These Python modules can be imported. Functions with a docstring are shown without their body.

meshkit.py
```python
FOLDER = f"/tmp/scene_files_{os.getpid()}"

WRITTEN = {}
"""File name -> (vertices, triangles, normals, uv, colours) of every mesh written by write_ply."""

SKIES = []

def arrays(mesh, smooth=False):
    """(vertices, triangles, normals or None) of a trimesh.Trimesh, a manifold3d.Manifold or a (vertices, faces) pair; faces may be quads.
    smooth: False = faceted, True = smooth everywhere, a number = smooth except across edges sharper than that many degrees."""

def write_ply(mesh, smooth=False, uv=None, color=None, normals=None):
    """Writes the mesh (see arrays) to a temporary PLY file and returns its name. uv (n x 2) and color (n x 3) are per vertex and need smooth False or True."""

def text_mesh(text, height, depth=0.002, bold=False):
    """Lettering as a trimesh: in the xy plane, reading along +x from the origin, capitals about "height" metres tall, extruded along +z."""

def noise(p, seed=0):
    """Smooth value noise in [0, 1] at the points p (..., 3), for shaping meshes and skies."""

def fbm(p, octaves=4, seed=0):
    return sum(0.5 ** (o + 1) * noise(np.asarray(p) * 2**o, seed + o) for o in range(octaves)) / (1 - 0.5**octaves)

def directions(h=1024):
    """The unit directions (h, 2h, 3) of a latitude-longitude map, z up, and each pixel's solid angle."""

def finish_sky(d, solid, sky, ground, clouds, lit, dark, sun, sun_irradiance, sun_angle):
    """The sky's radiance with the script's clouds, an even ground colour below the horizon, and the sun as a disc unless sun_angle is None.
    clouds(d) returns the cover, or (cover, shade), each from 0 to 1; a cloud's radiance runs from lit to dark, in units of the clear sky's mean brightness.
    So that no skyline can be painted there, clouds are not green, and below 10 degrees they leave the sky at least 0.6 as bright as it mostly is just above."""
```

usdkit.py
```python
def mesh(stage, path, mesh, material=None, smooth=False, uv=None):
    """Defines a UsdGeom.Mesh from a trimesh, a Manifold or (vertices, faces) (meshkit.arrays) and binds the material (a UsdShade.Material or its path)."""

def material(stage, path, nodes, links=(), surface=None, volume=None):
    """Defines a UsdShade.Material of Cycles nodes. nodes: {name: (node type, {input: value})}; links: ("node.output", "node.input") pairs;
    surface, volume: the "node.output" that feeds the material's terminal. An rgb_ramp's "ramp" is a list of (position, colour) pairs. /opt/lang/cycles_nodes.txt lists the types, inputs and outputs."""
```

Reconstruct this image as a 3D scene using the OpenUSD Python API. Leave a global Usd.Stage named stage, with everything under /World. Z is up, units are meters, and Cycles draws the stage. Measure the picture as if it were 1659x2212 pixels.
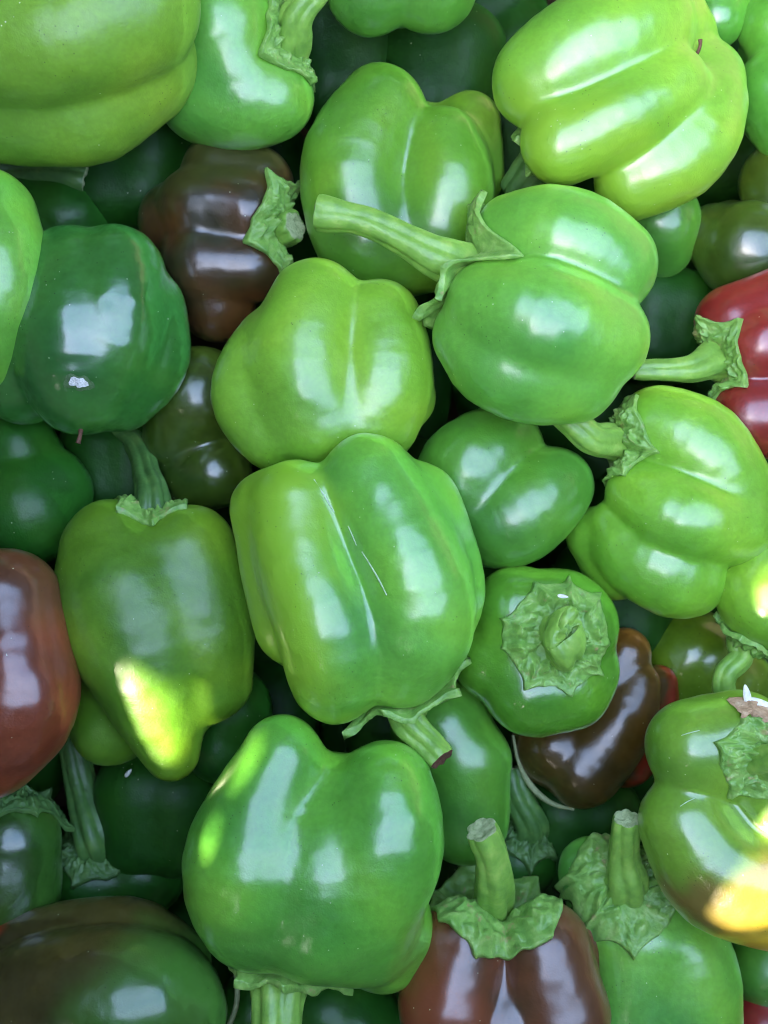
import math, random, numpy as np, trimesh, usdkit, meshkit
from pxr import Usd, UsdGeom, UsdLux, UsdShade, Gf, Sdf, Vt
from shapely.geometry import Polygon, box
stage = Usd.Stage.CreateInMemory()
UsdGeom.SetStageUpAxis(stage, UsdGeom.Tokens.z)
UsdGeom.SetStageMetersPerUnit(stage, 1.0)
UsdGeom.Xform.Define(stage, '/World')
UsdGeom.Scope.Define(stage, '/World/Looks')

# ---------------------------------------------------------------- camera, sky, sun, exposure
PX = 0.27 / 1659                    # metres per unit of the working grid at the height of the top layer
H = 0.36                            # camera height over that layer
cam = UsdGeom.Camera.Define(stage, '/World/camera')
cam.AddTranslateOp().Set(Gf.Vec3d(0, 0, H))
cam.CreateFocalLengthAttr(36.0)
cam.CreateHorizontalApertureAttr(36.0 * 0.27 / H)
cam.CreateVerticalApertureAttr(36.0 * 0.36 / H)
cam.CreateClippingRangeAttr(Gf.Vec2f(0.01, 1000))
cam.CreateExposureAttr(EXPOSURE := 4.25)
cam.CreateFStopAttr(12.0)
cam.CreateFocusDistanceAttr(0.335)

SUN = np.array([-0.50, -0.50, 0.71]); SUN /= np.linalg.norm(SUN)
sun = UsdLux.DistantLight.Define(stage, '/World/sun')
sun.CreateIntensityAttr(0.6); sun.CreateAngleAttr(0.65); sun.CreateColorAttr(Gf.Vec3f(1.0, 0.88, 0.66))
sun.GetPrim().CreateAttribute('inputs:normalize', Sdf.ValueTypeNames.Bool).Set(True)
az = math.degrees(math.atan2(SUN[0], SUN[1]))
q = Gf.Rotation(Gf.Vec3d(0, 0, 1), Gf.Vec3d(*map(float, SUN)))
sun.AddTransformOp().Set(Gf.Matrix4d().SetRotate(q))
sky_mat = usdkit.material(stage, '/World/Looks/sky', {
    's': ('sky_texture', {'sky_type': 'single_scattering', 'sun_disc': False, 'sun_elevation': math.asin(SUN[2]),
                          'sun_rotation': math.atan2(SUN[0], SUN[1]), 'air_density': 1.0, 'aerosol_density': 2.0}),
    'tc': ('texture_coordinate', {}),
    'n': ('noise_texture', {'scale': 3.0, 'detail': 5.0, 'roughness': .55}),
    'm': ('map_range', {'from_min': .35, 'from_max': .70, 'to_min': .0, 'to_max': .15, 'clamp': True}),
    'x': ('mix_color', {'b': (5.2, 5.4, 5.5), 'use_clamp': False}),
    'b': ('background_shader', {'strength': 0.15})},
    [('tc.generated', 'n.vector'), ('n.fac', 'm.value'), ('m.result', 'x.fac'), ('s.color', 'x.a'), ('x.result', 'b.color')], surface='b.background')
dome = UsdLux.DomeLight.Define(stage, '/World/sky')
UsdShade.MaterialBindingAPI.Apply(dome.GetPrim()).Bind(sky_mat)
dome.GetPrim().SetCustomDataByKey('kind', 'structure')
# ---------------------------------------------------------------- helpers
CX, CY = 829.5, 1106.0
def W(x, y, z=0.0):
    """a point of the pile: x right, y down the heap, z up, all in grid units; the grid widens with depth as seen from above"""
    k = (H - z * PX) / H
    return np.array([(x - CX) * PX * k, -(y - CY) * PX * k, z * PX])
def RR(r, z=0.0):
    return r * PX * (H - z * PX) / H
def unit(v):
    v = np.asarray(v, float); return v / np.linalg.norm(v)

used = {}
def numbered(name, parent='/World'):
    k = (parent, name); n = used.get(k, 0); used[k] = n + 1
    return name if n == 0 else f'{name}_{n:03d}'
def thing(name, label, cat, loc, group=None):
    x = UsdGeom.Xform.Define(stage, '/World/' + numbered(name)); x.AddTranslateOp().Set(Gf.Vec3d(*map(float, loc)))
    p = x.GetPrim(); p.SetCustomDataByKey('label', label); p.SetCustomDataByKey('category', cat)
    if group: p.SetCustomDataByKey('group', group)
    return p
def part(parent, name, mesh, mat, origin, label=None, smooth=True):
    """mesh in world coordinates -> a Mesh prim under parent, its points relative to the thing's origin"""
    path = str(parent.GetPath())
    v, f = (mesh.vertices, mesh.faces) if hasattr(mesh, 'vertices') else mesh
    m = usdkit.mesh(stage, f'{path}/{numbered(name, path)}', (np.asarray(v) - origin, f), mat, smooth=smooth)
    if label: m.GetPrim().SetCustomDataByKey('label', label)
    return m.GetPrim()

# ---- the shape of a pepper: a soft union of lobes, each lobe a bent tapering chain
def spline(nodes, n):
    nodes = np.asarray(nodes, float)
    if len(nodes) == 1: return np.vstack([nodes, nodes + 1e-6])
    d = np.r_[0, np.cumsum(np.linalg.norm(np.diff(nodes[:, :3], axis=0), axis=1))]
    t = np.linspace(0, d[-1], n)
    if len(nodes) == 2: return np.stack([np.interp(t, d, c) for c in nodes.T], 1)
    from scipy.interpolate import CubicSpline, PchipInterpolator
    out = CubicSpline(d, nodes, bc_type='natural')(t)
    out[:, 3] = PchipInterpolator(d, nodes[:, 3])(t)
    return out
class Field:
    def __init__(self, lobes, z0, k):
        self.k = k * PX; self.segs = []
        for l in lobes:
            w = np.array([[*W(x, y, z0 + z), RR(r, z0 + z)] for x, y, z, r in l])
            s = spline(w, 10 if len(l) > 2 else 2)
            self.segs.append((s[:-1], s[1:]))
        self.nodes = np.vstack([np.vstack([a, b[-1:]]) for a, b in self.segs])
        n = self.nodes; wgt = n[:, 3] ** 2
        self.c = (n[:, :3] * wgt[:, None]).sum(0) / wgt.sum()
        self.rmax = (np.linalg.norm(n[:, :3] - self.c, axis=1) + n[:, 3]).max() + .01
    def __call__(self, P):
        P = np.asarray(P, np.float32); acc = 0
        for a, b in self.segs:
            d = None
            for p, q in zip(a.astype(np.float32), b.astype(np.float32)):
                ab = q[:3] - p[:3]; L = math.sqrt(float(ab @ ab)) + 1e-9; u = ab / L
                ap = P - p[:3]; x = ap @ u
                y = np.sqrt(np.maximum((ap * ap).sum(1) - x * x, 0))
                s = min(max((p[3] - q[3]) / L, -.95), .95)
                xc = np.clip(x - y * (s / math.sqrt(1 - s * s)), 0, L)
                e = np.sqrt((x - xc) ** 2 + y * y) - (p[3] + xc / L * (q[3] - p[3]))
                d = e if d is None else np.minimum(d, e)
            acc = acc + np.exp(-np.clip(d / self.k, -60, 60))
        return -self.k * np.log(acc + 1e-30)
    def cast(self, O, D, steps=16, tmax=1.0):
        t = np.zeros(len(O), np.float32)
        for _ in range(steps):
            t = t + self(O + t[:, None] * D)
            t = np.clip(t, -tmax, tmax)
        return t
    def uneven(self, v):
        return ((meshkit.fbm((v - self.c) * 34 + self.seed * 7.3, 2, self.seed) - .5) * .0034 + (meshkit.fbm((v - self.c) * 120 + self.seed * 3.1, 2, self.seed + 5) - .5) * .0007) * self.rough
    def lift(self, P):
        P = np.atleast_2d(P); d = P - self.c; d /= np.linalg.norm(d, axis=1, keepdims=True)
        return P + d * self.uneven(P)[:, None]
ICO = {}
def ico(n):
    if n not in ICO:
        m = trimesh.creation.icosphere(subdivisions=n); ICO[n] = (np.array(m.vertices), np.array(m.faces))
    return ICO[n]
def body_mesh(F, res, seed, rough=1.0):
    d, f = ico(res)
    O = F.c + d * F.rmax
    t = F.cast(O, -d)
    v = O - d * t[:, None]
    # slow unevenness of the skin, and shallow dents
    F.seed, F.rough = seed, rough
    return v + d * F.uneven(v)[:, None], f

def frame(n):
    n = unit(n); a = np.array([0, 0, 1.0]) if abs(n[2]) < .9 else np.array([1.0, 0, 0])
    e1 = unit(np.cross(a, n)); return n, e1, np.cross(n, e1)

def calyx_mesh(F, base, n, r, teeth, seed, lift=0.0, hub=.3, thick=.0011, wr=1.0, sharp=.26, wave=.07, pit=0.):
    """the green star-shaped collar: a thick crumpled sheet that lies on the pepper's shoulders"""
    rng = np.random.RandomState(seed)
    n, e1, e2 = frame(n)
    NR, NP = 20, 132
    ph = np.linspace(0, 2 * np.pi, NP, endpoint=False)
    x = ph * teeth / (2 * np.pi) + rng.rand()
    warp = x + .18 * np.sin(2 * np.pi * x * .37 + rng.rand() * 6)
    fr = np.abs((warp % 1) - .5) * 2
    amp = np.interp(warp % teeth, np.arange(teeth + 1), np.r_[a := rng.uniform(.5, 1.35, teeth), a[0]])
    out = .80 + sharp * amp * (.45 * fr ** 2 + .55 * fr ** 7) + .10 * (meshkit.noise(np.stack([np.cos(ph) * 1.3 + seed, np.sin(ph) * 1.3, ph * 0], 1), seed) - .5)
    out += .05 * (meshkit.noise(np.stack([np.cos(ph) * 6 + seed, np.sin(ph) * 6, ph * 0], 1), seed) - .5)
    rho = np.linspace(0, 1, NR + 1)[1:] ** .85
    Rg = rho[:, None] * out[None] * r
    Q = base + Rg[..., None] * (np.cos(ph)[None, :, None] * e1 + np.sin(ph)[None, :, None] * e2)
    Q = np.vstack([base[None], Q.reshape(-1, 3)])
    top = .05
    t = F.cast(Q + n * top, np.broadcast_to(-n, Q.shape), 14, top + r * 1.1)
    h = top - t
    h = h + (F.lift(Q + n * h[:, None]) - Q) @ n - h
    h = np.maximum(h, h[0] - r * 1.0)
    hh = h[1:].reshape(NR, NP)
    for _ in range(3):                                              # the sheet is stiff: it bridges creases and follows the shoulders
        hh = (hh + np.roll(hh, 1, 1) + np.roll(hh, -1, 1)) / 3
        hh[1:-1] = np.maximum(hh[1:-1], (hh[:-2] + hh[2:]) / 2 * .5 + hh[1:-1] * .5)
    rr = np.tile(rho[:, None], (1, NP))
    pq = np.stack([rr * np.cos(ph) * 3.2, rr * np.sin(ph) * 3.2, rr * 0 + seed * .7], -1)
    wrk = (np.abs(meshkit.fbm(pq * 1.3, 3, seed) - .5) * 2 - .25) * .0085 + (meshkit.fbm(pq * 4.0, 2, seed + 3) - .5) * .0030
    ribs = (np.cos(warp * 2 * np.pi) * .5 + .5) ** 3
    wrk = wrk * wr * (.25 + .75 * np.sin(np.pi * np.clip(rr, 0, 1) ** .8)) + ribs[None] * .0009 * rr
    rise = .0052 * np.clip(1 - rr / hub, 0, 1) ** 1.5 + .0012 * np.exp(-((rr - .55) / .22) ** 2)
    rise = rise - pit * np.exp(-((rr - .48) / .14) ** 2) + pit * .8 * np.exp(-((rr - .72) / .12) ** 2)
    edge = wave * r * rr ** 2.2 * np.sin(ph * (teeth - 1) + seed)[None] * (.5 + meshkit.noise(np.stack([np.cos(ph) * 2 + seed, np.sin(ph) * 2, ph * 0], 1), seed + 2))[None]
    edge = np.maximum(edge, 0) + lift * r * rr ** 3 * (.5 + meshkit.noise(np.stack([np.cos(ph) * 1.7, np.sin(ph) * 1.7, ph * 0 + seed], 1), seed + 9))[None]
    toph = hh + thick * (1.05 - .55 * rr ** 4) + np.maximum(wrk + np.minimum(rise, 0), -.0012) + np.maximum(rise, 0) + edge
    both = np.minimum(hh - .0009 + edge * .92, toph - .0007)
    grid = Q[1:].reshape(NR, NP, 3)
    T = grid + toph[..., None] * n; B = grid + both[..., None] * n
    # lobes of the rim are rounded, not cut
    V = np.vstack([(base + (h[0] + thick + .0052) * n)[None], T.reshape(-1, 3), (base + (h[0] - .002) * n)[None], B.reshape(-1, 3)])
    fs = []; o2 = 1 + NR * NP
    i = np.arange(NP); j = (i + 1) % NP
    fs.append(np.stack([np.zeros(NP, int), 1 + i, 1 + j], 1))
    fs.append(np.stack([np.full(NP, o2), o2 + 1 + j, o2 + 1 + i], 1))
    for k in range(NR - 1):
        a, b = 1 + k * NP, 1 + (k + 1) * NP
        fs += [np.stack([a + i, b + i, b + j], 1), np.stack([a + i, b + j, a + j], 1)]
        a += o2; b += o2
        fs += [np.stack([a + i, b + j, b + i], 1), np.stack([a + i, a + j, b + j], 1)]
    a = 1 + (NR - 1) * NP; b = a + o2
    fs += [np.stack([a + i, b + i, b + j], 1), np.stack([a + i, b + j, a + j], 1)]
    return (V, np.vstack(fs)), base + h[0] * n

def stem_mesh(path, radii, seed, flutes=6, flute=.2, flat=1.0, endflare=True, knob=0.0):
    """a ridged stalk along a path; returns the stalk and its cut end"""
    rng = np.random.RandomState(seed)
    nodes = np.hstack([np.asarray(path), np.asarray(radii)[:, None]])
    s = spline(nodes, 34)
    NPH = 54; ph = np.linspace(0, 2 * np.pi, NPH, endpoint=False)
    T = np.gradient(s[:, :3], axis=0); T /= np.linalg.norm(T, axis=1, keepdims=True)
    e = frame(T[0])[1]; rings = []
    for k in range(len(s)):
        e = unit(e - T[k] * (e @ T[k])); b = np.cross(T[k], e)
        u = k / (len(s) - 1)
        tw = u * .5
        c = np.abs(np.cos((ph + tw) * flutes / 2 + .4 * np.sin(ph + seed)))
        prof = 1 + flute * (c ** .8 - .55) * (1.15 - .3 * u)
        prof = prof + .10 * (meshkit.noise(np.stack([np.cos(ph) * 2.2, np.sin(ph) * 2.2, ph * 0 + u * 2.5 + seed], 1), seed) - .5)
        prof = prof + .06 * (meshkit.noise(np.stack([np.cos(ph) * 6, np.sin(ph) * 6, ph * 0 + u * 12 + seed], 1), seed) - .5)
        rr = s[k, 3] * prof
        prof = prof + knob * (meshkit.noise(np.stack([np.cos(ph) * 1.6 + 3, np.sin(ph) * 1.6, ph * 0 + u * 2.2 + seed], 1), seed + 7) - .5) + .6 * knob * (meshkit.noise(np.stack([np.cos(ph) * 4 + 3, np.sin(ph) * 4, ph * 0 + u * 4 + seed], 1), seed + 8) - .5)
        if endflare and u > .93: rr = rr * (1 - .10 * ((u - .93) / .07) ** 2)
        rings.append(s[k, :3] + rr[:, None] * (np.cos(ph)[:, None] * e + flat * np.sin(ph)[:, None] * b))
    V = np.vstack(rings); n = len(s); i = np.arange(NPH); j = (i + 1) % NPH; fs = []
    for k in range(n - 1):
        a, c = k * NPH, (k + 1) * NPH
        fs += [np.stack([a + i, a + j, c + j], 1), np.stack([a + i, c + j, c + i], 1)]
    V = np.vstack([V, s[0, :3]]); fs.append(np.stack([np.full(NPH, len(V) - 1), j, i], 1))
    last = rings[-1]; ctr = last.mean(0); d = T[-1]
    er = []
    for q, hgt in ((1.0, 0.0), (.9, .05), (.72, .02), (.5, -.07), (.3, -.06), (.15, -.02)):
        jit = (meshkit.noise(np.stack([np.cos(ph) * 3 * q, np.sin(ph) * 3 * q, ph * 0 + seed], 1), seed + 4) - .5) * .16 * (q < .95)
        jit = jit - knob * 1.3 * np.exp(-((np.cos(ph) * q + .1 * np.sin(3 * ph)) / .22) ** 2) * (q < .8) + knob * .5 * (meshkit.noise(np.stack([np.cos(ph) * 4 * q, np.sin(ph) * 4 * q, ph * 0 + seed], 1), seed + 6) - .5) * (q < .95)
        er.append(ctr + (last - ctr) * q + d * ((hgt + jit) * s[-1, 3])[:, None])
    E = np.vstack(er + [ctr[None]]); ef = []
    for k in range(len(er) - 1):
        a, c = k * NPH, (k + 1) * NPH
        ef += [np.stack([a + i, a + j, c + j], 1), np.stack([a + i, c + j, c + i], 1)]
    a = (len(er) - 1) * NPH; ef.append(np.stack([a + i, a + j, np.full(NPH, len(E) - 1)], 1))
    return (V, np.vstack(fs)), (E, np.vstack(ef))

def tube(path, radii, n=7, seg=None):
    s = spline(np.hstack([np.asarray(path), np.asarray(radii)[:, None]]), seg or max(6, 5 * len(path)))
    T = np.gradient(s[:, :3], axis=0); T /= np.linalg.norm(T, axis=1, keepdims=True)
    e = frame(T[0])[1]; ph = np.linspace(0, 2 * np.pi, n, endpoint=False); R = []
    for k in range(len(s)):
        e = unit(e - T[k] * (e @ T[k])); b = np.cross(T[k], e)
        R.append(s[k, :3] + s[k, 3] * (np.cos(ph)[:, None] * e + np.sin(ph)[:, None] * b))
    V = np.vstack(R + [s[:1, :3], s[-1:, :3]]); i = np.arange(n); j = (i + 1) % n; fs = []
    for k in range(len(s) - 1):
        a, c = k * n, (k + 1) * n
        fs += [np.stack([a + i, a + j, c + j], 1), np.stack([a + i, c + j, c + i], 1)]
    fs.append(np.stack([np.full(n, len(V) - 2), j, i], 1)); a = (len(s) - 1) * n
    fs.append(np.stack([a + i, a + j, np.full(n, len(V) - 1)], 1))
    return V, np.vstack(fs)

# ---------------------------------------------------------------- materials
def skin(name, dark, mid, light, rough=.2, scale=22., ripe_or_lit=None, speck=.5, coat=.75, sss=.15, bump=.15, spec=.38, pos=(.27, .5, .74)):
    """waxy pepper skin: slow drifts of hue, faint lengthwise streaks, pale specks, fine pores.
    ripe: (colour, direction, from, to) - a ripening colour, or painted side light, that spreads from one side of the fruit"""
    nd = {'tc': ('texture_coordinate', {}),
          'oi': ('object_info', {}),
          'n1': ('noise_texture', {'scale': scale, 'detail': 1.6, 'roughness': .45, 'distortion': .5}),
          'r1': ('rgb_ramp', {'ramp': [(pos[0], dark), (pos[1], mid), (pos[2], light)]}),
          'n2': ('noise_texture', {'scale': 170., 'detail': 3.0}),
          'm2': ('map_range', {'from_min': .3, 'from_max': .7, 'to_min': .95, 'to_max': 1.05}),
          'n5': ('noise_texture', {'scale': 620., 'detail': 2.0}),
          'm5': ('map_range', {'from_min': .3, 'from_max': .7, 'to_min': .93, 'to_max': 1.07}),
          'mul5': ('mix_color', {'blend_type': 'multiply', 'fac': 1.0, 'use_clamp': False}),
          'mul': ('mix_color', {'blend_type': 'multiply', 'fac': 1.0, 'use_clamp': False}),
          'vo': ('voronoi_texture', {'feature': 'f1', 'scale': 260., 'randomness': 1.0}),
          'vs': ('math', {'math_type': 'less_than', 'value2': .06}),
          'vn': ('noise_texture', {'scale': 60., 'detail': 1.0}),
          'vg': ('math', {'math_type': 'greater_than', 'value2': .52}),
          'vm': ('math', {'math_type': 'multiply'}),
          'vw': ('math', {'math_type': 'multiply', 'value2': speck}),
          'sp': ('mix_color', {'b': (.55, .62, .42)}),
          'nb': ('noise_texture', {'scale': 1500., 'detail': 2.0}),
          'nc': ('noise_texture', {'scale': 230., 'detail': 3.0, 'roughness': .6}),
          'ad': ('math', {'math_type': 'multiply_add', 'value2': 2.6}),
          'nl': ('noise_texture', {'scale': 85., 'detail': 2.0}),
          'bl': ('bump', {'strength': .32, 'distance': .0014}),
          'bp': ('bump', {'strength': bump, 'distance': .0006}),
          'rr': ('map_range', {'from_min': .3, 'from_max': .7, 'to_min': rough * 1.35, 'to_max': rough * 1.9}),
          'p': ('principled_bsdf', {'ior': 1.5, 'specular_ior_level': spec, 'coat_weight': coat, 'coat_roughness': min(.34, rough * .92), 'coat_ior': 1.7,
                                    'subsurface_weight': sss, 'subsurface_scale': .004, 'subsurface_radius': (.7, 1.0, .25)})}
    ln = [('tc.object', 'n1.vector'), ('n1.fac', 'r1.fac'), ('tc.object', 'n2.vector'), ('n2.fac', 'm2.value'),
          ('r1.color', 'mul5.a'), ('tc.object', 'n5.vector'), ('n5.fac', 'm5.value'), ('m5.result', 'mul5.b'), ('mul5.result', 'mul.a'), ('m2.result', 'mul.b'), ('tc.object', 'vo.vector'), ('vo.distance', 'vs.value1'),
          ('tc.object', 'vn.vector'), ('vn.fac', 'vg.value1'), ('vs.value', 'vm.value1'), ('vg.value', 'vm.value2'), ('vm.value', 'vw.value1'),
          ('vw.value', 'sp.fac'), ('tc.object', 'nb.vector'), ('tc.object', 'nc.vector'), ('nc.fac', 'ad.value1'), ('nb.fac', 'ad.value3'),
          ('ad.value', 'bp.height'), ('tc.object', 'nl.vector'), ('nl.fac', 'bl.height'), ('bl.normal', 'bp.normal'), ('bp.normal', 'p.normal'), ('n2.fac', 'rr.value'), ('rr.result', 'p.roughness'), ('sp.result', 'p.base_color')]
    src = 'mul.result'
    for q, (col, direc, lo, hi) in enumerate(ripe_or_lit or []):
        d = unit(direc)
        nd.update({f'dp{q}': ('vector_math', {'math_type': 'dot_product', 'vector2': tuple(d)}),
                   f'nn{q}': ('noise_texture', {'scale': 45., 'detail': 3.0}),
                   f'ns{q}': ('math', {'math_type': 'multiply_add', 'value2': .030, 'value3': -.015}),
                   f'as{q}': ('math', {'math_type': 'add'}),
                   f'mr{q}': ('map_range', {'range_type': 'smoothstep', 'from_min': lo, 'from_max': hi, 'to_min': 0., 'to_max': 1., 'clamp': True}),
                   f'mx{q}': ('mix_color', {'b': col})})
        ln += [('tc.object', f'dp{q}.vector1'), ('tc.object', f'nn{q}.vector'), (f'nn{q}.fac', f'ns{q}.value1'), (f'dp{q}.value', f'as{q}.value1'),
               (f'ns{q}.value', f'as{q}.value2'), (f'as{q}.value', f'mr{q}.value'), (f'mr{q}.result', f'mx{q}.fac'), (src, f'mx{q}.a')]
        src = f'mx{q}.result'
    nd.update({'vd': ('voronoi_texture', {'feature': 'f1', 'scale': 520., 'randomness': 1.0}), 'vdt': ('math', {'math_type': 'less_than', 'value2': .13}),
               'vdn': ('noise_texture', {'scale': 75., 'detail': 2.0}), 'vdg': ('math', {'math_type': 'greater_than', 'value2': .60}),
               'vdm': ('math', {'math_type': 'multiply'}), 'vdw': ('math', {'math_type': 'multiply', 'value2': .6}), 'spd': ('mix_color', {'b': tuple(.22 * x for x in mid)})})
    ln += [('tc.object', 'vd.vector'), ('vd.distance', 'vdt.value1'), ('tc.object', 'vdn.vector'), ('vdn.fac', 'vdg.value1'), ('vdt.value', 'vdm.value1'),
           ('vdg.value', 'vdm.value2'), ('vdm.value', 'vdw.value1'), ('vdw.value', 'spd.fac'), (src, 'spd.a')]
    src = 'spd.result'
    ln.append((src, 'sp.a'))
    return usdkit.material(stage, '/World/Looks/' + name, nd, ln, surface='p.BSDF')
def plain(name, c1, c2, rough=.5, scale=200., bump=.4, dist=.0008, sss=0.0, c3=None):
    nd = {'tc': ('texture_coordinate', {}), 'n': ('noise_texture', {'scale': scale, 'detail': 4.0, 'roughness': .6}),
          'r': ('rgb_ramp', {'ramp': [(.3, c1), (.55, c2), (.72, c3 or c2)]}),
          'nb': ('noise_texture', {'scale': scale * 4, 'detail': 4.0}), 'b': ('bump', {'strength': bump, 'distance': dist}),
          'p': ('principled_bsdf', {'roughness': rough, 'subsurface_weight': sss, 'subsurface_scale': .003, 'subsurface_radius': (.5, 1, .2)})}
    return usdkit.material(stage, '/World/Looks/' + name, nd, [('tc.object', 'n.vector'), ('n.fac', 'r.fac'), ('r.color', 'p.base_color'),
        ('tc.object', 'nb.vector'), ('nb.fac', 'b.height'), ('b.normal', 'p.normal')], surface='p.BSDF')

def withered(name, *a, **k):
    """collar tissue: green with drying tan blotches"""
    m = plain(name, *a, **k); p = f'/World/Looks/{name}/'
    def node(n, kind, **inp):
        s_ = UsdShade.Shader.Define(stage, p + n); s_.CreateIdAttr('cycles_' + kind)
        for kk, v in inp.items():
            if isinstance(v, tuple): s_.CreateInput(kk, Sdf.ValueTypeNames.Float3).Set(Gf.Vec3f(*v))
            elif isinstance(v, bool): s_.CreateInput(kk, Sdf.ValueTypeNames.Bool).Set(v)
            else: s_.CreateInput(kk, Sdf.ValueTypeNames.Float).Set(v)
        return s_
    T = Sdf.ValueTypeNames.Token
    get = lambda n: UsdShade.Shader.Get(stage, p + n)
    def link(a_, o, b_, i): b_.CreateInput(i, T).ConnectToSource(a_.CreateOutput(o, T))
    n2 = node('nd', 'noise_texture', scale=150., detail=4., roughness=.65); mr = node('md', 'map_range', from_min=.60, from_max=.70, to_min=0., to_max=.8, clamp=True)
    mx = node('xd', 'mix_color', b=(.33, .25, .11))
    link(get('tc'), 'object', n2, 'vector'); link(n2, 'fac', mr, 'value'); link(mr, 'result', mx, 'fac'); link(get('r'), 'color', mx, 'a'); link(mx, 'result', get('p'), 'base_color')
    return m

apple = skin('skin_apple_green', (.06, .24, .03), (.115, .34, .034), (.20, .43, .03), .27)
lime = skin('skin_lime_green', (.11, .29, .022), (.175, .38, .024), (.26, .44, .024), .28)
olive = skin('skin_yellow_olive', (.10, .24, .020), (.155, .31, .022), (.23, .37, .024), .32, speck=.9, coat=.25)
grass = skin('skin_grass_green', (.04, .16, .018), (.065, .22, .02), (.11, .28, .02), .26)
deep = skin('skin_deep_green_shaded', (.009, .055, .006), (.014, .082, .007), (.028, .10, .007), .26, coat=.12, spec=.22)  # dark green skin, with the shade of the gaps darkened into it
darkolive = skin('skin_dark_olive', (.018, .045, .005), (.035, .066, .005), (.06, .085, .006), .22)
brown = skin('skin_brown', (.045, .022, .01), (.075, .03, .012), (.10, .05, .012), .3)
stemgreen = plain('stem_green', (.12, .27, .04), (.19, .37, .055), .4, 160., .3, c3=(.27, .44, .08), sss=.1)
stemshade = plain('stem_shaded_green', (.035, .10, .02), (.06, .15, .03), .45, 160., .3, c3=(.10, .20, .04))  # darker copy of the stem green, gap shade put into the colour
calyxshade = plain('calyx_shaded_green', (.04, .11, .025), (.07, .16, .035), .5, 200., .5, c3=(.11, .21, .05))  # collar green darkened to stand in for shade in the gaps
calyxgreen = withered('calyx_green', (.10, .25, .04), (.18, .36, .065), .45, 200., .5, c3=(.28, .45, .12), sss=.1)
cutpale = plain('cut_pale', (.18, .26, .09), (.33, .39, .19), .7, 500., .6)
thread = plain('dry_thread', (.07, .028, .016), (.12, .05, .028), .7, 600., .3)
scarwhite = plain('scar_white', (.42, .40, .36), (.68, .68, .64), .8, 500., .8)

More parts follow.
